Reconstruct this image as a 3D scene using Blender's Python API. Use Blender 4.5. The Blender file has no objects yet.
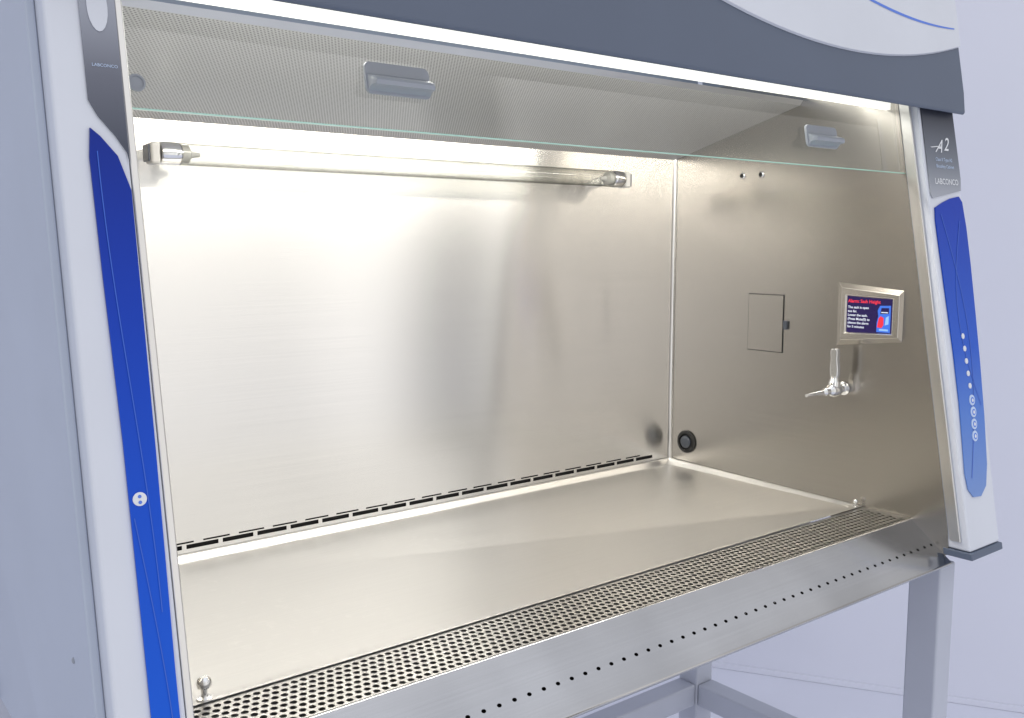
import bpy, bmesh, random
from math import *
from mathutils import Vector, Matrix
random.seed(4)
scene=bpy.context.scene
scene.view_settings.view_transform='Standard'
scene.view_settings.look='None'
scene.view_settings.exposure=0

# ------------------------------------------------------------------ materials
def newmat(name):
    m=bpy.data.materials.new(name);m.use_nodes=True
    return m,m.node_tree,m.node_tree.nodes['Principled BSDF']
def paint(name,col,rough=.4,metal=0,spec=.5,var=.03,scale=6,emis=None,es=1,coat=0):
    m,t,b=newmat(name)
    tc=t.nodes.new('ShaderNodeTexCoord');n=t.nodes.new('ShaderNodeTexNoise')
    n.inputs['Scale'].default_value=scale;n.inputs['Detail'].default_value=5
    t.links.new(tc.outputs['Object'],n.inputs['Vector'])
    r=t.nodes.new('ShaderNodeValToRGB')
    c=Vector(col)
    r.color_ramp.elements[0].position=.3;r.color_ramp.elements[1].position=.7
    r.color_ramp.elements[0].color=(*(c*(1-var)),1);r.color_ramp.elements[1].color=(*(c*(1+var)),1)
    t.links.new(n.outputs['Fac'],r.inputs['Fac']);t.links.new(r.outputs['Color'],b.inputs['Base Color'])
    b.inputs['Roughness'].default_value=rough;b.inputs['Metallic'].default_value=metal
    b.inputs['Specular IOR Level'].default_value=spec
    b.inputs['Coat Weight'].default_value=coat
    if emis:
        b.inputs['Emission Color'].default_value=(*emis,1);b.inputs['Emission Strength'].default_value=es
    return m
def steel(name,tan,brush,col=(.70,.67,.61),rough=.38,aniso=.75,cloud=.93,metal=1,grain=.05,cs=(1,1,1),rv=0,sdet=2,marks=0):
    """brushed steel: fine grain, soft clouds, optional sparse dried marks in colour"""
    m,t,b=newmat(name);N=t.nodes;L=t.links
    tc=N.new('ShaderNodeTexCoord')
    mp=N.new('ShaderNodeMapping');mp.inputs['Scale'].default_value=brush
    L.new(tc.outputs['Object'],mp.inputs['Vector'])
    n=N.new('ShaderNodeTexNoise');n.inputs['Scale'].default_value=1;n.inputs['Detail'].default_value=3
    L.new(mp.outputs[0],n.inputs['Vector'])
    mp2=N.new('ShaderNodeMapping');mp2.inputs['Scale'].default_value=cs;L.new(tc.outputs['Object'],mp2.inputs['Vector'])
    n2=N.new('ShaderNodeTexNoise');n2.inputs['Scale'].default_value=4;n2.inputs['Detail'].default_value=sdet;n2.inputs['Roughness'].default_value=.5
    L.new(mp2.outputs[0],n2.inputs['Vector'])
    r=N.new('ShaderNodeValToRGB');c=Vector(col)
    r.color_ramp.elements[0].position=.25;r.color_ramp.elements[1].position=.75
    r.color_ramp.elements[0].color=(*(c*(1-grain)),1);r.color_ramp.elements[1].color=(*(c*(1+grain)),1)
    L.new(n.outputs['Fac'],r.inputs['Fac'])
    r2=N.new('ShaderNodeValToRGB')
    r2.color_ramp.elements[0].position=.25;r2.color_ramp.elements[1].position=.7
    r2.color_ramp.elements[0].color=(cloud,cloud,cloud,1);r2.color_ramp.elements[1].color=(1,1,1,1)
    L.new(n2.outputs['Fac'],r2.inputs['Fac'])
    mx=N.new('ShaderNodeMix');mx.data_type='RGBA';mx.blend_type='MULTIPLY';mx.inputs[0].default_value=1
    L.new(r.outputs['Color'],mx.inputs[6]);L.new(r2.outputs['Color'],mx.inputs[7])
    out=mx.outputs[2]
    if marks:
        n4=N.new('ShaderNodeTexNoise');n4.inputs['Scale'].default_value=60;n4.inputs['Detail'].default_value=4;n4.inputs['Roughness'].default_value=.6;n4.inputs['Distortion'].default_value=.6
        L.new(tc.outputs['Object'],n4.inputs['Vector'])
        r4=N.new('ShaderNodeValToRGB');r4.color_ramp.elements[0].position=.56;r4.color_ramp.elements[1].position=.74
        L.new(n4.outputs['Fac'],r4.inputs['Fac'])
        n5=N.new('ShaderNodeTexNoise');n5.inputs['Scale'].default_value=3.4;n5.inputs['Detail'].default_value=2;L.new(tc.outputs['Object'],n5.inputs['Vector'])
        r5=N.new('ShaderNodeValToRGB');r5.color_ramp.elements[0].position=.47;r5.color_ramp.elements[1].position=.66
        L.new(n5.outputs['Fac'],r5.inputs['Fac'])
        mm=N.new('ShaderNodeMath');mm.operation='MULTIPLY';L.new(r4.outputs['Color'],mm.inputs[0]);L.new(r5.outputs['Color'],mm.inputs[1])
        ms=N.new('ShaderNodeMath');ms.operation='MULTIPLY';ms.inputs[1].default_value=abs(marks);L.new(mm.outputs[0],ms.inputs[0])
        m7=N.new('ShaderNodeMix');m7.data_type='RGBA';L.new(ms.outputs[0],m7.inputs[0]);L.new(out,m7.inputs[6])
        v=.95 if marks>0 else .15
        m7.inputs[7].default_value=(v,v*.98,v*.95,1);out=m7.outputs[2]
    L.new(out,b.inputs['Base Color'])
    b.inputs['Roughness'].default_value=rough
    if rv>0:
        a=N.new('ShaderNodeMath');a.operation='MULTIPLY_ADD';a.inputs[1].default_value=rv*2;a.inputs[2].default_value=rough-rv
        L.new(n2.outputs['Fac'],a.inputs[0]);L.new(a.outputs[0],b.inputs['Roughness'])
    b.inputs['Metallic'].default_value=metal
    b.inputs['Anisotropic'].default_value=aniso
    if tan:
        cx=N.new('ShaderNodeCombineXYZ')
        for i in range(3): cx.inputs[i].default_value=tan[i]
        L.new(cx.outputs[0],b.inputs['Tangent'])
    return m
M={}
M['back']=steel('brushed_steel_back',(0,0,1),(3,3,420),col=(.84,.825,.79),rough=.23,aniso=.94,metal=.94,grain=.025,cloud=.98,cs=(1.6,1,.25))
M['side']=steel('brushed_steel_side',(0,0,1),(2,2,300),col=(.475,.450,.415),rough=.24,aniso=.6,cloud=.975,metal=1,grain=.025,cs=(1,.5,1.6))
M['tray']=steel('brushed_steel_tray',(0,1,0),(4,300,5),col=(.72,.71,.69),rough=.33,aniso=.3,rv=.015,cloud=.96,metal=.92,grain=.02,sdet=1,marks=.30)
M['apron']=steel('brushed_steel_apron',(0,.8,-.6),(4,400,400),col=(.52,.52,.525),rough=.16,aniso=.45,cloud=.80,grain=.03,cs=(1.8,1,1))
M['grille']=steel('perforated_steel',(0,1,0),(5,500,5),col=(.57,.56,.545),rough=.28,aniso=.3,metal=.95)
M['trim']=steel('steel_trim',None,(3,3,4),col=(.8,.79,.77),rough=.28,aniso=0)
M['bezel']=steel('bezel_steel',None,(4,4,300),col=(.66,.63,.58),rough=.26,aniso=0,metal=1)
M['chrome']=steel('chrome',None,(2,2,2),col=(.85,.85,.84),rough=.12,aniso=0)
M['lever']=steel('polished_lever',None,(2,2,2),col=(.80,.80,.79),rough=.16,aniso=0,metal=.9)
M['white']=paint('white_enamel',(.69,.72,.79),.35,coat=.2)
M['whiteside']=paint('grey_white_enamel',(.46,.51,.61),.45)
M['grey']=paint('slate_grey_plastic',(.105,.132,.19),.42)
M['greydark']=paint('dark_grey_label',(.07,.08,.10),.35)
M['handle']=paint('grey_handle_plastic',(.33,.355,.40),.4)
M['black']=paint('black_rubber',(.012,.012,.012),.5)
M['cavity']=paint('cavity_shade',(.008,.008,.008),.9)  # near-black colour stands in for the shade behind slots and holes
M['wall']=paint('lavender_wall_paint',(.82,.835,.925),.8,scale=2,var=.012)
M['floor']=paint('pale_floor',(.76,.775,.865),.6,scale=3)
M['standp']=paint('stand_enamel',(.50,.525,.60),.4)
M['lum']=paint('luminous_tube',(1,1,1),.5,emis=(1,.975,.92),es=6)
M['reflector']=paint('glowing_white_reflector',(.9,.9,.88),.5,emis=(1,.97,.90),es=1.0)  # emission stands in for tube light falling on the white housing
M['lens']=paint('glowing_strip_white',(.85,.84,.82),.5,emis=(1,.965,.88),es=1.1,scale=9,var=.06)  # emissive white for the added strip under the header
M['cap']=paint('lamp_cap_plastic',(.55,.54,.51),.25)
M['glassedge']=paint('green_glass_edge_glow',(.38,.62,.55),.2,emis=(.3,.6,.48),es=.16)  # faint emission paints the bright line of the edge; not a light source
M['lwhite']=paint('white_print',(.8,.82,.85),.5)
M['lblue']=paint('light_blue_print',(.10,.22,.75),.4)
M['mblue']=paint('faint_blue_print',(.035,.13,.62),.4)
M['pale']=paint('pale_blue_print',(.55,.68,.9),.4)
M['scr']=paint('display_dark',(.006,.004,.02),.15,emis=(.018,.010,.075),es=1)
M['sred']=paint('display_red',(.1,0,0),.3,emis=(.9,.04,.07),es=1)
M['swhite']=paint('display_white',(.1,.1,.1),.3,emis=(.8,.85,.95),es=1)
M['sblue']=paint('display_blue',(0,.02,.1),.3,emis=(.06,.18,.75),es=1)
M['scyan']=paint('display_cyan',(0,.02,.1),.3,emis=(.35,.6,.9),es=1)
def glassmat(name,tint,base=.04,rough=.02,k=.9,edge=None,ep=2.0):
    m=bpy.data.materials.new(name);m.use_nodes=True;t=m.node_tree;t.nodes.clear();N=t.nodes
    o=N.new('ShaderNodeOutputMaterial');mix=N.new('ShaderNodeMixShader');tr=N.new('ShaderNodeBsdfTransparent');g=N.new('ShaderNodeBsdfGlossy')
    tr.inputs['Color'].default_value=(*tint,1);g.inputs['Roughness'].default_value=rough
    lw=N.new('ShaderNodeLayerWeight');lw.inputs['Blend'].default_value=.5
    pw=N.new('ShaderNodeMath');pw.operation='POWER';pw.inputs[1].default_value=4
    t.links.new(lw.outputs['Facing'],pw.inputs[0])
    if edge:
        p2=N.new('ShaderNodeMath');p2.operation='POWER';p2.inputs[1].default_value=ep;t.links.new(lw.outputs['Facing'],p2.inputs[0])
        mc=N.new('ShaderNodeMix');mc.data_type='RGBA';mc.inputs[6].default_value=(*tint,1);mc.inputs[7].default_value=(*edge,1)
        t.links.new(p2.outputs[0],mc.inputs[0]);t.links.new(mc.outputs[2],tr.inputs['Color'])
    nz=N.new('ShaderNodeTexNoise');nz.inputs['Scale'].default_value=8
    b=N.new('ShaderNodeMath');b.operation='MULTIPLY_ADD';b.inputs[1].default_value=.02;b.inputs[2].default_value=base
    t.links.new(nz.outputs['Fac'],b.inputs[0])
    a=N.new('ShaderNodeMath');a.operation='MULTIPLY_ADD';a.inputs[1].default_value=k
    t.links.new(pw.outputs[0],a.inputs[0]);t.links.new(b.outputs[0],a.inputs[2]);t.links.new(a.outputs[0],mix.inputs[0])
    t.links.new(tr.outputs[0],mix.inputs[1]);t.links.new(g.outputs[0],mix.inputs[2]);t.links.new(mix.outputs[0],o.inputs[0])
    return m
M['glass']=glassmat('sash_glass',(.93,.955,.945),.07)
M['tube']=glassmat('clear_tube_glass',(.86,.865,.85),.03,.12,.06,edge=(.18,.18,.16),ep=2.2)
def perf():
    m,t,b=newmat('perforated_diffuser_sheet');N=t.nodes;L=t.links
    tc=N.new('ShaderNodeTexCoord');mp=N.new('ShaderNodeMapping')
    p=.0045
    mp.inputs['Scale'].default_value=(1/p,1/p,0)
    L.new(tc.outputs['Object'],mp.inputs['Vector'])
    sx=N.new('ShaderNodeSeparateXYZ');L.new(mp.outputs[0],sx.inputs[0])
    def mth(op,a,b_=None,c_=None):
        n=N.new('ShaderNodeMath');n.operation=op
        for i,v in enumerate((a,b_,c_)):
            if v is None: continue
            if isinstance(v,(int,float)): n.inputs[i].default_value=v
            else: L.new(v,n.inputs[i])
        return n.outputs[0]
    def dist(ox,oy):
        fx=mth('SUBTRACT',mth('FRACT',mth('ADD',sx.outputs[0],ox)),.5)
        fy=mth('SUBTRACT',mth('FRACT',mth('ADD',mth('MULTIPLY',sx.outputs[1],.577),oy)),.5)
        fy=mth('MULTIPLY',fy,1.732)
        return mth('SQRT',mth('ADD',mth('MULTIPLY',fx,fx),mth('MULTIPLY',fy,fy)))
    d=mth('MINIMUM',dist(0,0),dist(.5,.5))
    h=mth('LESS_THAN',d,.27)
    mx=N.new('ShaderNodeMix');mx.data_type='RGBA'
    mx.inputs[6].default_value=(.64,.64,.645,1);mx.inputs[7].default_value=(.23,.23,.235,1);L.new(h,mx.inputs[0])
    L.new(mx.outputs[2],b.inputs['Base Color'])
    b.inputs['Metallic'].default_value=.6;b.inputs['Roughness'].default_value=.4
    return m
M['perf']=perf()
def gradz(name,za,zb,stops,rough=.38):
    m,t,b=newmat(name);N=t.nodes;L=t.links
    tc=N.new('ShaderNodeTexCoord');s=N.new('ShaderNodeSeparateXYZ');L.new(tc.outputs['Object'],s.inputs[0])
    mr=N.new('ShaderNodeMapRange');mr.inputs[1].default_value=za;mr.inputs[2].default_value=zb
    L.new(s.outputs[2],mr.inputs[0]);r=N.new('ShaderNodeValToRGB');e=r.color_ramp.elements
    e[0].color=(*stops[0][1],1);e[1].color=(*stops[-1][1],1)
    for p_,c in stops[1:-1]:
        x=e.new(p_);x.color=(*c,1)
    L.new(mr.outputs[0],r.inputs[0]);L.new(r.outputs[0],b.inputs['Base Color']);b.inputs['Roughness'].default_value=rough
    b.inputs['Specular IOR Level'].default_value=.25
    return m
M['blue']=gradz('blue_membrane',0,.55,[(0,(.004,.12,.72)),(.45,(.004,.08,.60)),(.75,(.003,.045,.44)),(1,(.003,.022,.26))])
M['blue2']=gradz('blue_membrane_pale',.04,.53,[(0,(.20,.32,.64)),(.28,(.10,.23,.66)),(.5,(.02,.11,.60)),(1,(.004,.04,.42))])
M['label']=gradz('grey_gradient_label',.515,.66,[(0,(.45,.47,.52)),(.45,(.20,.22,.26)),(1,(.045,.05,.07))])
M['label2']=gradz('glare_gradient_label',.53,.69,[(0,(.08,.09,.12)),(.35,(.16,.17,.21)),(.7,(.36,.38,.44)),(1,(.60,.62,.68))],.25)  # paler towards the top: glare painted into the label colour

# ------------------------------------------------------------------ helpers
def empty(name,loc,label,cat):
    o=bpy.data.objects.new(name,None);scene.collection.objects.link(o);o.location=loc
    o.empty_display_size=.1
    o['label']=label;o['category']=cat
    return o
def adopt(o,parent):
    if parent is None:return
    off=Vector((0,0,0))
    if parent.type=='EMPTY': off=parent.location.copy()
    o.parent=parent;o.matrix_parent_inverse=Matrix.Translation(-off)
def mk(name,verts,faces,mat,parent=None,bevel=0,seg=3,smooth=False,sharp=40,mat2=None,idx2=()):
    me=bpy.data.meshes.new(name);me.from_pydata([tuple(v) for v in verts],[],faces)
    o=bpy.data.objects.new(name,me);scene.collection.objects.link(o)
    me.materials.append(mat)
    if mat2:
        me.materials.append(mat2)
        for i in idx2: me.polygons[i].material_index=1
    bm=bmesh.new();bm.from_mesh(me);bmesh.ops.remove_doubles(bm,verts=bm.verts,dist=1e-6);bmesh.ops.recalc_face_normals(bm,faces=bm.faces);bm.to_mesh(me);bm.free()
    if smooth or bevel:
        for p in me.polygons:p.use_smooth=True
    if bevel:
        b=o.modifiers.new('b','BEVEL');b.width=bevel;b.segments=seg;b.limit_method='ANGLE';b.angle_limit=radians(30)
        b.harden_normals=True
    elif smooth:
        me.set_sharp_from_angle(angle=radians(sharp))
    adopt(o,parent);return o
def boxg(x0,x1,y0,y1,z0,z1):
    v=[(x,y,z) for x in(x0,x1) for y in(y0,y1) for z in(z0,z1)]
    f=[(0,1,3,2),(4,6,7,5),(0,4,5,1),(2,3,7,6),(0,2,6,4),(1,5,7,3)]
    return v,f
def box(name,x0,x1,y0,y1,z0,z1,mat,parent=None,bevel=0,**k):
    v,f=boxg(x0,x1,y0,y1,z0,z1);return mk(name,v,f,mat,parent,bevel,**k)
T10=tan(radians(10));C10=cos(radians(10));S10=sin(radians(10))
def SP(x,z,d=0): return Vector((x,-.5895+T10*z-d/C10,z))
def prism(pts,fa,fb):
    n=len(pts);v=[fa(*p) for p in pts]+[fb(*p) for p in pts]
    f=[tuple(range(n)),tuple(range(2*n-1,n-1,-1))]+[(i,(i+1)%n,n+(i+1)%n,n+i) for i in range(n)]
    return v,f
def sprism(name,pts,d0,d1,mat,parent,bevel=0,**k):
    v,f=prism(pts,lambda x,z:SP(x,z,d0),lambda x,z:SP(x,z,d1));return mk(name,v,f,mat,parent,bevel,**k)
def wprism(name,pts,x0,x1,mat,parent,bevel=0,**k):
    v,f=prism(pts,lambda y,z:(x0,y,z),lambda y,z:(x1,y,z));return mk(name,v,f,mat,parent,bevel,**k)
def lathe(prof,origin,axis,n=24):
    a=Vector(axis).normalized();u=a.orthogonal().normalized();w=a.cross(u);o=Vector(origin)
    v=[];f=[]
    for r,t in prof:
        for i in range(n):
            an=2*pi*i/n;v.append(o+a*t+(u*cos(an)+w*sin(an))*r)
    for j in range(len(prof)-1):
        for i in range(n):
            f.append((j*n+i,j*n+(i+1)%n,(j+1)*n+(i+1)%n,(j+1)*n+i))
    f.append(tuple(range(n)));f.append(tuple((len(prof)-1)*n+i for i in range(n)))
    return v,f
def merge(*gs):
    V=[];F=[]
    for v,f in gs:
        k=len(V);V+=[tuple(a) for a in v];F+=[tuple(i+k for i in q) for q in f]
    return V,F
def text(name,body,size,org,ax,ay,mat,parent,align='LEFT',shear=0,bold=0):
    cu=bpy.data.curves.new(name,'FONT');cu.body=body;cu.size=size;cu.align_x=align;cu.shear=shear;cu.offset=bold
    cu.resolution_u=3
    o=bpy.data.objects.new(name,cu);scene.collection.objects.link(o)
    bpy.context.view_layer.update()
    me=bpy.data.meshes.new_from_object(o.evaluated_get(bpy.context.evaluated_depsgraph_get()))
    bpy.data.objects.remove(o)
    ax=Vector(ax).normalized();ay=Vector(ay).normalized();az=ax.cross(ay)
    mt=Matrix.Translation(org)@Matrix((ax,ay,az)).transposed().to_4x4()
    me.transform(mt);me.materials.clear();me.materials.append(mat)
    r=bpy.data.objects.new(name,me);scene.collection.objects.link(r);adopt(r,parent);return r
def tiles(u0,u1,nu,v0,v1,nv,hr,mapf,stag=True,depth=.002,hy=None):
    V=[];F=[];du=(u1-u0)/nu;dv=(v1-v0)/nv;hy=hy or hr
    for j in range(nv):
        sh=(.5*du if (stag and j%2) else 0)
        for i in range(nu-(1 if sh else 0)):
            a=u0+i*du+sh;b=v0+j*dv;cx=a+du/2;cy=b+dv/2
            outer=[(a,b),(cx,b),(a+du,b),(a+du,cy),(a+du,b+dv),(cx,b+dv),(a,b+dv),(a,cy)]
            base=len(V)
            for q in outer:V.append(mapf(q[0],q[1],0))
            for w_ in (0,depth):
                for s in range(8):
                    an=-3*pi/4+s*pi/4
                    V.append(mapf(cx+hr*cos(an),cy+hy*sin(an),w_))
            for s in range(8):
                t=(s+1)%8
                F.append((base+s,base+t,base+8+t,base+8+s));F.append((base+8+s,base+8+t,base+16+t,base+16+s))
        if sh:
            for a,b2 in ((u0,u0+sh),(u1-sh,u1)):
                base=len(V);b=v0+j*dv
                V+= [mapf(a,b,0),mapf(b2,b,0),mapf(b2,b+dv,0),mapf(a,b+dv,0)];F.append((base,base+1,base+2,base+3))
    return V,F

XL=-1.236
# ------------------------------------------------------------------ setting
fl=mk('floor',[(-4,-4,-.8),(4,-4,-.8),(4,4,-.8),(-4,4,-.8)],[(0,1,2,3)],M['floor']);fl['kind']='structure'
w1=box('room_wall',-3.2,.414,.9,1.0,-.8,1.9,M['wall']);w1['label']='plain pale lavender wall behind the steel cabinet';w1['category']='wall'
d=Vector((.52,-.85,0)).normalized();n=Vector((d.y,-d.x,0))*-1
P0=Vector((.414,.9,-.8));P1=P0+d*1.72
q=[P0,P1,P1+n*.1,P0+n*.1]
v,f=prism([(a.x,a.y) for a in q],lambda x,y:(x,y,-.8),lambda x,y:(x,y,1.9))
w2=mk('room_wall',v,f,M['wall']);w2['label']='pale lavender wall with low skirting beside the cabinet';w2['category']='wall'
q=[P0-n*.005,P1-n*.005,P1-n*.001,P0-n*.001]
v,f=prism([(a.x,a.y) for a in q],lambda x,y:(x,y,-.799),lambda x,y:(x,y,-.782))
mk('skirting_board',v,f,M['wall'],w2)

# ------------------------------------------------------------------ cabinet
cab=empty('biosafety_cabinet',(-.61,-.25,-.09),'open-front stainless steel biosafety cabinet with blue control strips','safety cabinet')

V=[];F=[]
def quad(a,b,c,d_):
    k=len(V);V.extend([a,b,c,d_]);F.append((k,k+1,k+2,k+3))
def bq(xa,xb,za,zb): quad((xa,0,za),(xb,0,za),(xb,0,zb),(xa,0,zb))
def slotrow(x,pitch,ln,z0,z1):
    prev=XL
    while x+ln<-.05:
        a,b=x,x+ln
        bq(prev,a,z0,z1);prev=b
        quad((a,0,z0),(b,0,z0),(b,.003,z0),(a,.003,z0));quad((a,0,z1),(b,0,z1),(b,.003,z1),(a,.003,z1))
        x+=pitch
    bq(prev,0,z0,z1)
bq(XL,0,-.03,.0165);slotrow(-1.234,.054,.0475,.0165,.0228)
bq(XL,0,.0228,.0248);slotrow(-1.209,.054,.040,.0248,.0272)
bq(XL,0,.0272,.72)
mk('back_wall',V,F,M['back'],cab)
box('slot_duct',XL,0,.004,.02,-.02,.05,M['cavity'],cab)
swp=[(.0,-.03),(0,.75),(-.465,.75),(-.597,-.0),(-.602,-.045),(-.52,-.075),(-.4,-.075),(-.4,-.03)]
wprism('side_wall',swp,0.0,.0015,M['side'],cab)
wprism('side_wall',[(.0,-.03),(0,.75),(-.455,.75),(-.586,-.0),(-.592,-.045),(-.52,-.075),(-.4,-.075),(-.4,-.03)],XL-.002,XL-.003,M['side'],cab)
n=6;R=.006
V=[];F=[]
for i in range(n+1):
    a=i*pi/2/n;px_=-R+R*sin(a)-.0005;py_=-R+R*cos(a)-.0005
    V+=[(px_,py_,.0),(px_,py_,.64)]
for i in range(n):F.append((2*i,2*i+1,2*i+3,2*i+2))
mk('corner_cove',V,F,M['trim'],cab,smooth=True)
mk('diffuser_ceiling',[(XL,0,.620),(0,0,.620),(0,-.291,.696),(XL,-.291,.696),(0,-.297,.704),(XL,-.297,.704)],[(0,1,2,3),(3,2,4,5)],M['perf'],cab,mat2=M['trim'],idx2=(1,))
mk('lamp_housing',[(XL,-.30,.708),(0,-.30,.708),(0,-.32,.745),(XL,-.32,.745),(XL,-.45,.745),(0,-.45,.745)],[(0,1,2,3),(3,2,5,4)],M['reflector'],cab)
v,f=lathe([(.012,0),(.013,.004),(.013,1.146),(.012,1.15)],(XL+.04,-.385,.712),(1,0,0))
lt=mk('fluorescent_tube',v,f,M['lum'],cab,smooth=True)
box('lamp_glow_strip',XL,-.0005,-.466,-.457,.6695,.715,M['lens'],cab,bevel=.0015)  # glowing strip added to carry the bright line under the header to the post
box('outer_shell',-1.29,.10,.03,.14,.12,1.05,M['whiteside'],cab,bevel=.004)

# work tray
def ring(ins,z):
    x0,x1,y0,y1=XL+.001+ins,-.001-ins,-.447+ins,-.001-ins
    r=.002+max(0,.02-ins*.3) if ins>.005 else .002
    out=[]
    for cx,cy,a0 in ((x1-r,y1-r,0),(x0+r,y1-r,90),(x0+r,y0+r,180),(x1-r,y0+r,270)):
        for s in range(5):
            a=radians(a0+s*22.5);out.append((cx+r*cos(a),cy+r*sin(a),z))
    return out
rings=[ring(0,.0105),ring(.0035,.0105),ring(.0050,.0097),ring(.0115,.0012),ring(.0135,-.0002),ring(.0165,-.0006)]
V=[p for r in rings for p in r];F=[]
for j in range(len(rings)-1):
    for i in range(20):F.append((j*20+i,j*20+(i+1)%20,(j+1)*20+(i+1)%20,(j+1)*20+i))
F.append(tuple(len(V)-20+i for i in range(20)))
V=[(a,b,min(c,.0022) if b<-.430 else c) for a,b,c in V]
tray=mk('work_tray',V,F,M['tray'],cab,smooth=True,sharp=12)
def stud(x,y,z,s):
    v,f=lathe([(a*s,b*s) for a,b in [(.009,0),(.009,.002),(.0035,.003),(.0035,.012),(.0075,.014),(.0085,.018),(.0075,.023),(.004,.026)]],(x,y,z),(0,0,1))
    return mk('knob',v,f,M['chrome'],tray,smooth=True)
stud(-1.160,-.438,.0015,.9);stud(-.012,-.440,.0015,.5)

gm=lambda u,v,w:(u,v,.0005-w)
V,F=tiles(XL+.03,-.012,116,-.533,-.452,8,.0039,gm)
g2=merge((V,F),([(XL,-.452,.0005),(0,-.452,.0005),(0,-.447,.0005),(XL,-.447,.0005)],[(0,1,2,3)]),
 ([(XL,-.533,.0005),(XL+.03,-.533,.0005),(XL+.03,-.452,.0005),(XL,-.452,.0005)],[(0,1,2,3)]),
 ([(-.012,-.533,.0005),(0,-.533,.0005),(0,-.452,.0005),(-.012,-.452,.0005)],[(0,1,2,3)]))
grille=mk('front_grille',*g2,M['grille'],cab)
box('intake_duct',XL,0,-.53,-.45,-.03,-.026,M['cavity'],grille)
a0=Vector((0,-.5395,-.0030));a1=Vector((0,-.606,-.055));sl=(a1-a0);L=sl.length;sd=sl.normalized();nn=Vector((0,sd.z,-sd.y))
if nn.z<0:nn=-nn
def am(u,v,w):
    p=a0+sd*v-nn*w;return (u,p.y,p.z)
t1=tiles(XL,0,60,L*.50,L*.64,1,.0031,am,stag=False,hy=.0024,depth=.003)
prof=[(-.533,.0005),(-.5352,.0003),(-.5368,-.0004),(-.5382,-.0015),(-.5395,-.0030)]
def strip(pr):
    V=[];F=[]
    for y,z in pr:V+=[(XL,y,z),(0,y,z)]
    for i in range(len(pr)-1):F.append((2*i,2*i+1,2*i+3,2*i+2))
    return V,F
pa=am(0,L*.5,0);pb=am(0,L*.64,0);pe=am(0,L,0)
s1=strip(prof+[pa[1:]]);s2=strip([pb[1:],pe[1:],(-.6075,-.0566),(-.6078,-.0585),(-.6070,-.0603),(-.6050,-.0612),(-.53,-.064),(-.52,-.072),(-.44,-.072)])
ap=mk('front_apron',*merge(s1,t1,s2),M['apron'],cab,smooth=True,sharp=50)
q1=a0+sd*.02-nn*.012;q2=a0+sd*.06-nn*.012
mk('apron_duct',[(XL,q1.y,q1.z),(0,q1.y,q1.z),(0,q2.y,q2.z),(XL,q2.y,q2.z)],[(0,1,2,3)],M['cavity'],ap)
box('base_pan',XL,0,-.52,.0,-.072,-.05,M['trim'],cab)

# ---- columns
cr=sprism('front_column',[(.002,-.034),(.100,-.034),(.112,.98),(.002,.98)],-.005,.04,M['white'],cab,bevel=.004,seg=4)
cl=sprism('front_column',[(XL-.004,-.10),(-1.294,-.10),(-1.294,.98),(XL-.004,.98)],-.005,.04,M['white'],cab,bevel=.0035,seg=4)
sprism('sash_guide',[(-.0035,-.02),(.0015,-.02),(.0015,.70),(-.0035,.70)],.0105,.028,M['trim'],cr,bevel=.0012)
sprism('sash_guide',[(XL-.0035,-.03),(XL+.003,-.03),(XL+.003,.70),(XL-.0035,.70)],-.012,.038,M['trim'],cl,bevel=.0015)
sprism('foot_trim',[(-.001,-.046),(.102,-.046),(.102,-.0345),(-.001,-.0345)],-.004,.043,M['grey'],cr,bevel=.002)
side_poly=[(-.624,-.095),(-.46,-.055),(-.30,.085),(-.27,.11),(-.02,.13),(.14,.13),(.14,1.05),(-.422,1.05)]
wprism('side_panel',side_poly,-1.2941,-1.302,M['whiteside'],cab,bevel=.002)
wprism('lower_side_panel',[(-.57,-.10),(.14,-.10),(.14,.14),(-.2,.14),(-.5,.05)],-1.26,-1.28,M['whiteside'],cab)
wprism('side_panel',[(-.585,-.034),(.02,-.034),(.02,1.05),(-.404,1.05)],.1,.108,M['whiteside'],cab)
v,f=lathe([(.0025,0),(.0025,.0008),(.0015,.0014)],(-1.302,-.535,.115),(-1,0,0),12);mk('panel_screw',v,f,M['handle'],cab)
right=[(.014,.510),(.040,.519),(.066,.526),(.094,.530),(.103,.521),(.107,.48),(.107,.42),(.104,.34),(.100,.26),(.093,.17),(.083,.095),(.072,.062),(.052,.048),(.028,.050),(.014,.064),(.010,.09),(.014,.14),(.018,.2),(.0185,.28),(.015,.37),(.012,.45),(.011,.49)]
sr=sprism('control_strip',right,.0405,.0425,M['blue2'],cr)
left=[(-1.2420,.495),(-1.2435,.30),(-1.2458,.12),(-1.246,-.03),(-1.268,-.03),(-1.2675,.12),(-1.268,.30),(-1.2705,.43),(-1.2715,.52),(-1.2690,.543),(-1.262,.537),(-1.250,.522)]
sl_=sprism('control_strip',left,.0405,.0425,M['blue'],cl)
def ribbon(name,pts,w,d,mat,parent):
    V=[];F=[]
    for i,(x,z) in enumerate(pts):
        V+=[SP(x-w,z,d),SP(x+w,z,d)]
    for i in range(len(pts)-1):F.append((2*i,2*i+1,2*i+3,2*i+2))
    return mk(name,V,F,mat,parent)
ribbon('printed_line',[(.028+.05*sin(t*pi)*.9,.50-.42*t) for t in [i/30 for i in range(31)]],.0008,.0432,M['mblue'],sr)
ribbon('printed_line',[(.086-.040*sin(t*pi),.49-.30*t) for t in [i/30 for i in range(31)]],.0008,.0432,M['mblue'],sr)
ribbon('printed_line',[(-1.2655+.014*sin(t*pi/2)**2,.525-.36*t) for t in [i/30 for i in range(31)]],.0004,.0432,M['mblue'],sl_)
ribbon('printed_line',[(-1.2655+.015*sin(t*pi*.6),.24-.26*t) for t in [i/30 for i in range(31)]],.0004,.0432,M['mblue'],sl_)
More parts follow.
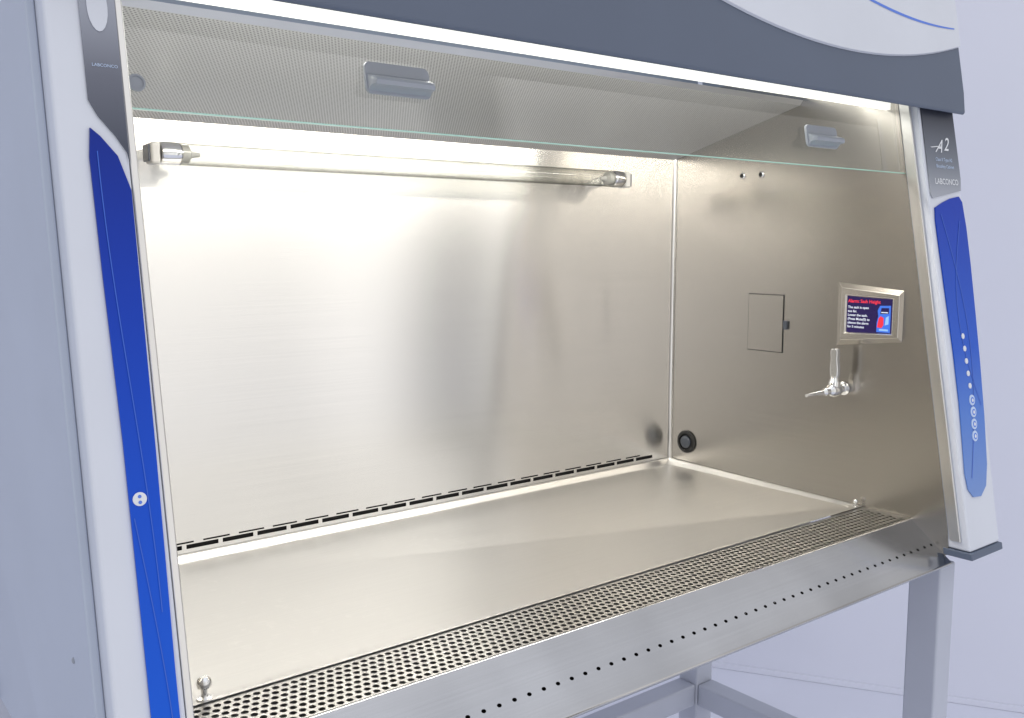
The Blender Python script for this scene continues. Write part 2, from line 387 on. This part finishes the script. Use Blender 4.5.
SN=Vector((0,-C10,S10))
def button(x,z,r,parent,big):
    v,f=lathe([(r,0),(r,.0010),(r*.85,.0014)],SP(x,z,.0426),SN,20)
    b=mk('button',v,f,M['lwhite'] if not big else M['pale'],parent,smooth=True)
    if big:
        v,f=lathe([(r*.60,0),(r*.58,.0002)],SP(x,z,.0441),SN,20);mk('button_face',v,f,M['lblue'],b)
        v,f=lathe([(r*.34,0),(r*.32,.0002)],SP(x,z,.0444),SN,12);mk('button_mark',v,f,M['lwhite'],b)
for x,z in [(.052,.304),(.053,.284),(.054,.264),(.055,.244),(.056,.224)]:button(x,z,.0046,sr,False)
for x,z in [(.057,.201),(.057,.182),(.055,.163),(.053,.144)]:button(x,z,.0088,sr,True)
v,f=lathe([(.0054,0),(.0054,.0010),(.0047,.0014)],SP(-1.2600,.2540,.0426),SN,24)
bt=mk('button',v,f,M['lwhite'],sl_,smooth=True)
v1=lathe([(.0014,0),(.0014,.0002)],SP(-1.2602,.2563,.0442),SN,12);v2=lathe([(.0014,0),(.0014,.0002)],SP(-1.2602,.2518,.0442),SN,12)
mk('button_mark',*merge(v1,v2),M['lblue'],bt)
lab=sprism('name_label',[(.006,.532),(.010,.525),(.104,.54),(.108,.56),(.106,.69),(.006,.69)],.0405,.042,M['label'],cr)
AX=(1,0,0);AY=(0,S10,C10)
text('printed_text','A',.031,SP(.034,.600,.0428),AX,AY,M['lwhite'],lab,shear=.75,bold=.0001)
text('printed_text','2',.031,SP(.062,.604,.0428),AX,AY,M['lwhite'],lab,shear=.4,bold=.0002)
sprism('printed_stroke',[(.020,.6075),(.024,.6066),(.056,.6100),(.056,.6113)],.0425,.0428,M['lwhite'],lab)
text('printed_text','LABCONCO',.0135,SP(.022,.5485,.0428),AX,AY,M['lwhite'],lab,bold=.0002)
text('printed_text','Class II Type A2',.0080,SP(.032,.586,.0428),AX,AY,M['pale'],lab)
text('printed_text','Biosafety Cabinet',.0080,SP(.032,.575,.0428),AX,AY,M['pale'],lab)
lab2=sprism('name_label',[(-1.2420,.525),(-1.250,.538),(-1.262,.553),(-1.268,.565),(-1.268,.69),(-1.240,.69),(-1.241,.518)],.0405,.042,M['label2'],cl)
ell=[(-1.2545+.0080*cos(a),.640+.020*sin(a)) for a in [i*2*pi/20 for i in range(20)]]
sprism('printed_emblem',ell,.0422,.0428,M['white'],lab2)
text('printed_text','LABCONCO',.0036,SP(-1.263,.592,.0428),AX,AY,M['pale'],lab2)

# ---- sash
v=[SP(XL+.0035,.567,.003),SP(-.001,.567,.003),SP(-.001,.76,.003),SP(XL+.0035,.76,.003)]
sash=mk('sash',v,[(0,1,2,3)],M['glass'],cab)
sprism('sash_edge',[(XL+.0035,.5657),(-.001,.5657),(-.001,.5668),(XL+.0035,.5668)],.0,.006,M['glassedge'],sash)
def handle(cx,cz,w):
    pts=[];w_,h_,r=w,.032,.006
    for sx,sz,a0_ in((1,1,0),(-1,1,90),(-1,-1,180),(1,-1,270)):
        for s in range(4):
            a=radians(a0_+s*30);pts.append((cx+sx*(w_/2-r)+r*cos(a),cz+sz*(h_/2-r)+r*sin(a)))
    h=sprism('sash_handle',pts,.0065,.011,M['handle'],sash,bevel=.001)
    prof=[(.011,.004),(.022,.001),(.030,-.001),(.032,-.004),(.030,-.008),(.020,-.009),(.011,-.013)]
    V=[];F=[]
    xs_=[-.5,-.47,-.4,.4,.47,.5];sc=[.55,.9,1,1,.9,.55]
    for xx,s in zip(xs_,sc):
        for d_,dz in prof:
            V.append(SP(cx+xx*w*.96,cz+dz,.011+(d_-.011)*s*.75))
    m=len(prof)
    for i in range(5):
        for j in range(m-1):F.append((i*m+j,(i+1)*m+j,(i+1)*m+j+1,i*m+j+1))
    F.append(tuple(range(m)));F.append(tuple(5*m+j for j in range(m)))
    mk('grip_ledge',V,F,M['handle'],h,smooth=True)
handle(-.957,.616,.076);handle(-.227,.609,.076)
v,f=lathe([(.0075,0),(.0075,.002),(.0058,.002),(.0058,.001)],SP(-1.217,.588,.004),SN,20)
mk('sash_stop',v,f,M['handle'],sash,smooth=True)

# ---- header
HX0,HX1=-1.296,.118
prof=[(.668,.050),(.664,.054),(.668,.058),(.70,.060),(.98,.060),(.98,.0),(.76,.010),(.70,.010),(.686,.012)]
V=[];F=[];m=len(prof)
for x in (HX0,HX1):
    for z,d_ in prof:V.append(SP(x,z,d_))
for j in range(m):F.append((j,(j+1)%m,m+(j+1)%m,m+j))
F.append(tuple(range(m)));F.append(tuple(range(m,2*m)))
hd=mk('header',V,F,M['grey'],cab,bevel=.004,seg=3)
N_=48;V=[];F=[]
for i in range(N_+1):
    x=HX0+.003+(HX1-HX0-.006)*i/N_;zb=min(.730+.40*(x+.22)**2,.972)
    V+=[SP(x,zb,.0605),SP(x,zb+.002,.064),SP(x,.985,.064)]
for i in range(N_):
    a=3*i;F+=[(a,a+3,a+4,a+1),(a+1,a+4,a+5,a+2)]
fas=mk('header_fascia',V,F,M['white'],hd,smooth=True)
V=[];F=[]
for i in range(25):
    t=i/24;x=-.30+.40*t;z=.842-.042*sin(pi*t*.62)
    w=.0010+.0011*sin(pi*t)
    V+=[SP(x,z-w,.0646),SP(x,z+w,.0646)]
for i in range(24):F.append((2*i,2*i+1,2*i+3,2*i+2))
mk('printed_swoosh',V,F,M['lblue'],fas)

# ---- ultraviolet lamp
uv=bpy.data.objects.new('ultraviolet_lamp',None);scene.collection.objects.link(uv);uv.empty_display_size=.05
uv.parent=cab;uv.matrix_parent_inverse=Matrix.Translation(-cab.location)
UY,UZ=-.06,.570
def au(o):
    o.parent=uv;o.matrix_parent_inverse=Matrix.Identity(4);return o
v,f=lathe([(.0145,0),(.0145,.80)],(-1.03,UY,UZ),(1,0,0),32)
au(mk('glass_tube',v,f[:-2],M['tube'],None,smooth=True))
for sx,x0 in ((1,-1.068),(-1,-.197)):
    cap=lathe([(.0135,0),(.0150,.003),(.0150,.024),(.0138,.027)],(x0+sx*.014,UY,UZ),(sx,0,0),24)
    au(mk('end_cap',*cap,M['chrome'],None,smooth=True))
    ring2=lathe([(.0115,0),(.0118,.002),(.0118,.010),(.005,.014),(.003,.026)],(x0+sx*.042,UY,UZ),(sx,0,0),24)
    au(mk('electrode',*ring2,M['cap'],None,smooth=True))
    xa,xb=sorted((x0,x0+sx*.013))
    au(box('socket',xa,xb,UY-.012,UY+.014,UZ-.015,UZ+.013,M['cap'],None,bevel=.004))
    au(box('bracket',xa+.003,xb-.002,UY+.014,-.0005,UZ-.008,UZ+.008,M['chrome'],None,bevel=.002))
    xa2,xb2=sorted((x0-sx*.003,x0-sx*.0005))
    au(box('socket_face',xa2,xb2,UY-.010,UY+.012,UZ-.012,UZ+.010,M['greydark'],None,bevel=.001))

# ---- control display
qo=[(-.383,.387),(-.505,.376),(-.505,.291),(-.383,.277)]
qi=[(-.393,.378),(-.499,.369),(-.499,.299),(-.393,.288)]
V=[(-.0005,y,z) for y,z in qo]+[(-.012,y-.004,z) for y,z in qi]
qd=[(-.404,.366),(-.492,.363),(-.492,.303),(-.404,.300)]
V+=[(-.012,y,z) for y,z in qd]+[(-.009,y+(-.002 if y>-.45 else .002),z+(-.002 if z>.33 else .002)) for y,z in qd]
F=[(i,(i+1)%4,4+(i+1)%4,4+i) for i in range(4)]+[(4+i,4+(i+1)%4,8+(i+1)%4,8+i) for i in range(4)]+[(8+i,8+(i+1)%4,12+(i+1)%4,12+i) for i in range(4)]
disp=mk('control_display',V,F,M['bezel'],cab,bevel=.0008)
wprism('screen',[(-.4062,.364),(-.4898,.361),(-.4898,.305),(-.4062,.302)],-.0085,-.009,M['scr'],disp)
WX=(0,-1,0);WY=(0,0,1)
text('screen_text','Alarm: Sash Height',.0078,(-.0095,-.4085,.3535),WX,WY,M['sred'],disp,bold=.0002)
for i,s in enumerate(['The sash is open','too far.','Lower the sash.','(Press Mute(0) to','silence the alarm','for 5 minutes']):
    text('screen_text',s,.0058,(-.0095,-.4085,.3435-i*.0066),WX,WY,M['swhite'],disp,bold=.0001)
def sq(nm,y0,y1,za,zb,mat,xx):wprism(nm,[(y0,za),(y1,za),(y1,zb),(y0,zb)],xx,xx-.0002,mat,disp)
wprism('screen_picture',[(-.463,.306),(-.4875,.306),(-.4875,.351),(-.468,.350),(-.464,.342),(-.4655,.332),(-.463,.322)],-.0092,-.0094,M['sblue'],disp)
wprism('screen_picture',[(-.469,.3365),(-.4845,.3375),(-.4845,.347),(-.471,.3465)],-.0096,-.0098,M['scr'],disp)
sq('screen_picture',-.471,-.483,.3385,.3400,M['swhite'],-.0099)
wprism('screen_picture',[(-.464,.314),(-.472,.313),(-.4755,.318),(-.4755,.330),(-.470,.333),(-.4665,.329)],-.0096,-.0098,M['sred'],disp)
wprism('screen_picture',[(-.478,.318),(-.4845,.320),(-.4845,.334),(-.4795,.331)],-.0096,-.0098,M['scyan'],disp)
sq('screen_picture',-.468,-.484,.3085,.3115,M['scyan'],-.0096)
sq2=lambda y0,y1,za,zb:[(y0,za),(y1,za),(y1,zb),(y0,zb)]
ac=wprism('access_cover',sq2(-.1935,-.2705,.2545,.3585),-.0008,-.0020,M['side'],cab)
wprism('cover_seam',sq2(-.1920,-.2720,.2530,.3600),-.0003,-.0007,M['black'],ac)
wprism('cover_latch',sq2(-.274,-.281,.297,.313),-.0005,-.006,M['greydark'],ac,bevel=.001)
for y in(-.170,-.213):
    s=mk('wall_screw',*lathe([(.0062,0),(.0062,.001),(.0045,.003)],(-.0004,y,.5795),(-1,0,0),16),M['chrome'],cab,smooth=True)
    mk('screw_socket',*lathe([(.0042,0),(.0042,.0006)],(-.0036,y,.5795),(-1,0,0),12),M['black'],s)
v,f=lathe([(.023,0),(.023,.003),(.020,.005),(.0165,.005),(.0155,.001)],(-.0004,-.046,.051),(-1,0,0),32)
pt=mk('cable_port',v,f,M['black'],cab,smooth=True)
v,f=lathe([(.0125,0),(.0125,.004),(.0105,.006),(.006,.0065)],(-.0015,-.046,.051),(-1,0,0),24)
mk('port_plug',v,f,M['greydark'],pt,smooth=True)
VY,VZ=-.402,.203
body=lathe([(r_*.85,t_) for r_,t_ in [(.014,0),(.014,.003),(.009,.005),(.009,.016),(.012,.018),(.0140,.024),(.0140,.036),(.011,.042),(.0085,.045),(.0085,.054),(.0070,.056),(.0050,.060),(.0060,.064),(.0046,.070),(.0056,.074),(.0042,.080),(.0050,.084),(.0034,.102)]],(-.0004,VY,VZ),(-1,.06,-.04),20)
vb=mk('service_valve',*body,M['chrome'],cab,smooth=True,sharp=25)
stem=lathe([(.0100,0),(.0100,.007),(.0080,.010),(.0068,.017),(.0064,.019)],(-.030,VY+.001,VZ+.006),(0,0,1),18)
mk('valve_bonnet',*stem,M['chrome'],vb,smooth=True)
pl=[(-.007,.018),(.007,.018),(.0080,.032),(.0062,.050),(.0072,.062),(.005,.068),(-.005,.068),(-.0072,.062),(-.0062,.050),(-.0080,.032)]
v,f=prism(pl,lambda a,b:(-.036-b*.05,VY-.001+a,VZ+.004+b),lambda a,b:(-.026-b*.05,VY-.001+a,VZ+.004+b))
mk('valve_lever',v,f,M['lever'],vb,bevel=.002)

# ------------------------------------------------------------------ stand
st=empty('cabinet_stand',(-.61,-.27,-.8),'pale grey painted steel stand under the cabinet','stand')
def leg(x0,x1,y0,y1):
    return box('leg',x0,x1,y0,y1,-.8,-.076,M['standp'],st,bevel=.004)
leg(.02,.07,-.58,-.525);leg(.02,.07,-.07,-.02);leg(-1.29,-1.24,-.07,-.02);leg(-1.29,-1.24,-.58,-.525)
box('side_rail',.022,.068,-.524,-.071,-.515,-.468,M['standp'],st,bevel=.004)
box('rear_rail',-1.239,.019,-.068,-.022,-.515,-.468,M['standp'],st,bevel=.004)

# ------------------------------------------------------------------ lights
def area(name,loc,rot,sx,sy,power,col):
    l=bpy.data.lights.new(name,'AREA');l.shape='RECTANGLE';l.size=sx;l.size_y=sy;l.energy=power;l.color=col
    o=bpy.data.objects.new(name,l);scene.collection.objects.link(o);o.location=loc;o.rotation_euler=rot;return o
area('cabinet_lamp_light',(-.61,-.385,.695),(radians(22),0,0),1.12,.03,3.1,(1,.955,.87))
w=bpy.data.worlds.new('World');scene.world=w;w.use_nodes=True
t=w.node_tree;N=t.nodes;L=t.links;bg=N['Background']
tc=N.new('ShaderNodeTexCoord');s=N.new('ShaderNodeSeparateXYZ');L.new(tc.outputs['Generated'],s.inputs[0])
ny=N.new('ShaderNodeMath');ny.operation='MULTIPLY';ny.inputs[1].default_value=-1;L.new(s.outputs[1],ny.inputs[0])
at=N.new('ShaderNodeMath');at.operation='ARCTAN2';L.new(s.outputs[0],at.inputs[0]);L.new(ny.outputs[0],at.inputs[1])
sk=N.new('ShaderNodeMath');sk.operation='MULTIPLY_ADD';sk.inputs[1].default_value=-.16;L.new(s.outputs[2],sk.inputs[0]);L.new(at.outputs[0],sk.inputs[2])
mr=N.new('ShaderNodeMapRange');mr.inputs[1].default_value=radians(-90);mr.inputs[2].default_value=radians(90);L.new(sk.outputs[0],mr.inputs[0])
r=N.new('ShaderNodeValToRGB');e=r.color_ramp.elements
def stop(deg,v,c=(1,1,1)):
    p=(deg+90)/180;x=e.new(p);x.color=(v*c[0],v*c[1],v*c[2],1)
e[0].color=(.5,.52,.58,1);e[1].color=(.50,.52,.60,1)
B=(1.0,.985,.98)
for a,v in[(-60,.42),(-50.5,.55),(-47,1.7),(-36,1.7),(-31,.8),(-15,.75),(8,1.05),(20,1.08),(24.5,.92),(27,1.0),(29.5,1.3),(32.4,1.4),(33.8,.05),(34.6,.0),(37.2,.0),(38.4,1.5),(44,1.0),(50,.6),(70,.6)]:stop(a,v,B)  # bright and dark bands added around the scene to shape the steel reflections
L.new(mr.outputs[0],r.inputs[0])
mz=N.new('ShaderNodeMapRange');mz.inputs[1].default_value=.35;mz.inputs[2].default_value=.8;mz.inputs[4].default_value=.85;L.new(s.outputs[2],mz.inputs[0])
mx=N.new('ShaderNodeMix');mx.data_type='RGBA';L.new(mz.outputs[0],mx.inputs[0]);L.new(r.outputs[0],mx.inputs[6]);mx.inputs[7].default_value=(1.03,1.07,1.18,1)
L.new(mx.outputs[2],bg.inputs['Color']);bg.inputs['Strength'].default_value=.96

# ------------------------------------------------------------------ camera
p=[-1.4927,-1.3498,.4525,.6714,.1182,-.0003,969.578]
yaw,pit=p[3],p[4]
f=Vector((sin(yaw)*cos(pit),cos(yaw)*cos(pit),-sin(pit)));rr=Vector((cos(yaw),-sin(yaw),0));u=rr.cross(f)
cd=bpy.data.cameras.new('camera');co=bpy.data.objects.new('camera',cd);scene.collection.objects.link(co)
m=Matrix((rr,u,-f)).transposed().to_4x4();m.translation=p[:3];co.matrix_world=m
cd.sensor_width=36;cd.lens=p[6]/1024*36;cd.clip_start=.02;cd.clip_end=60
scene.camera=co
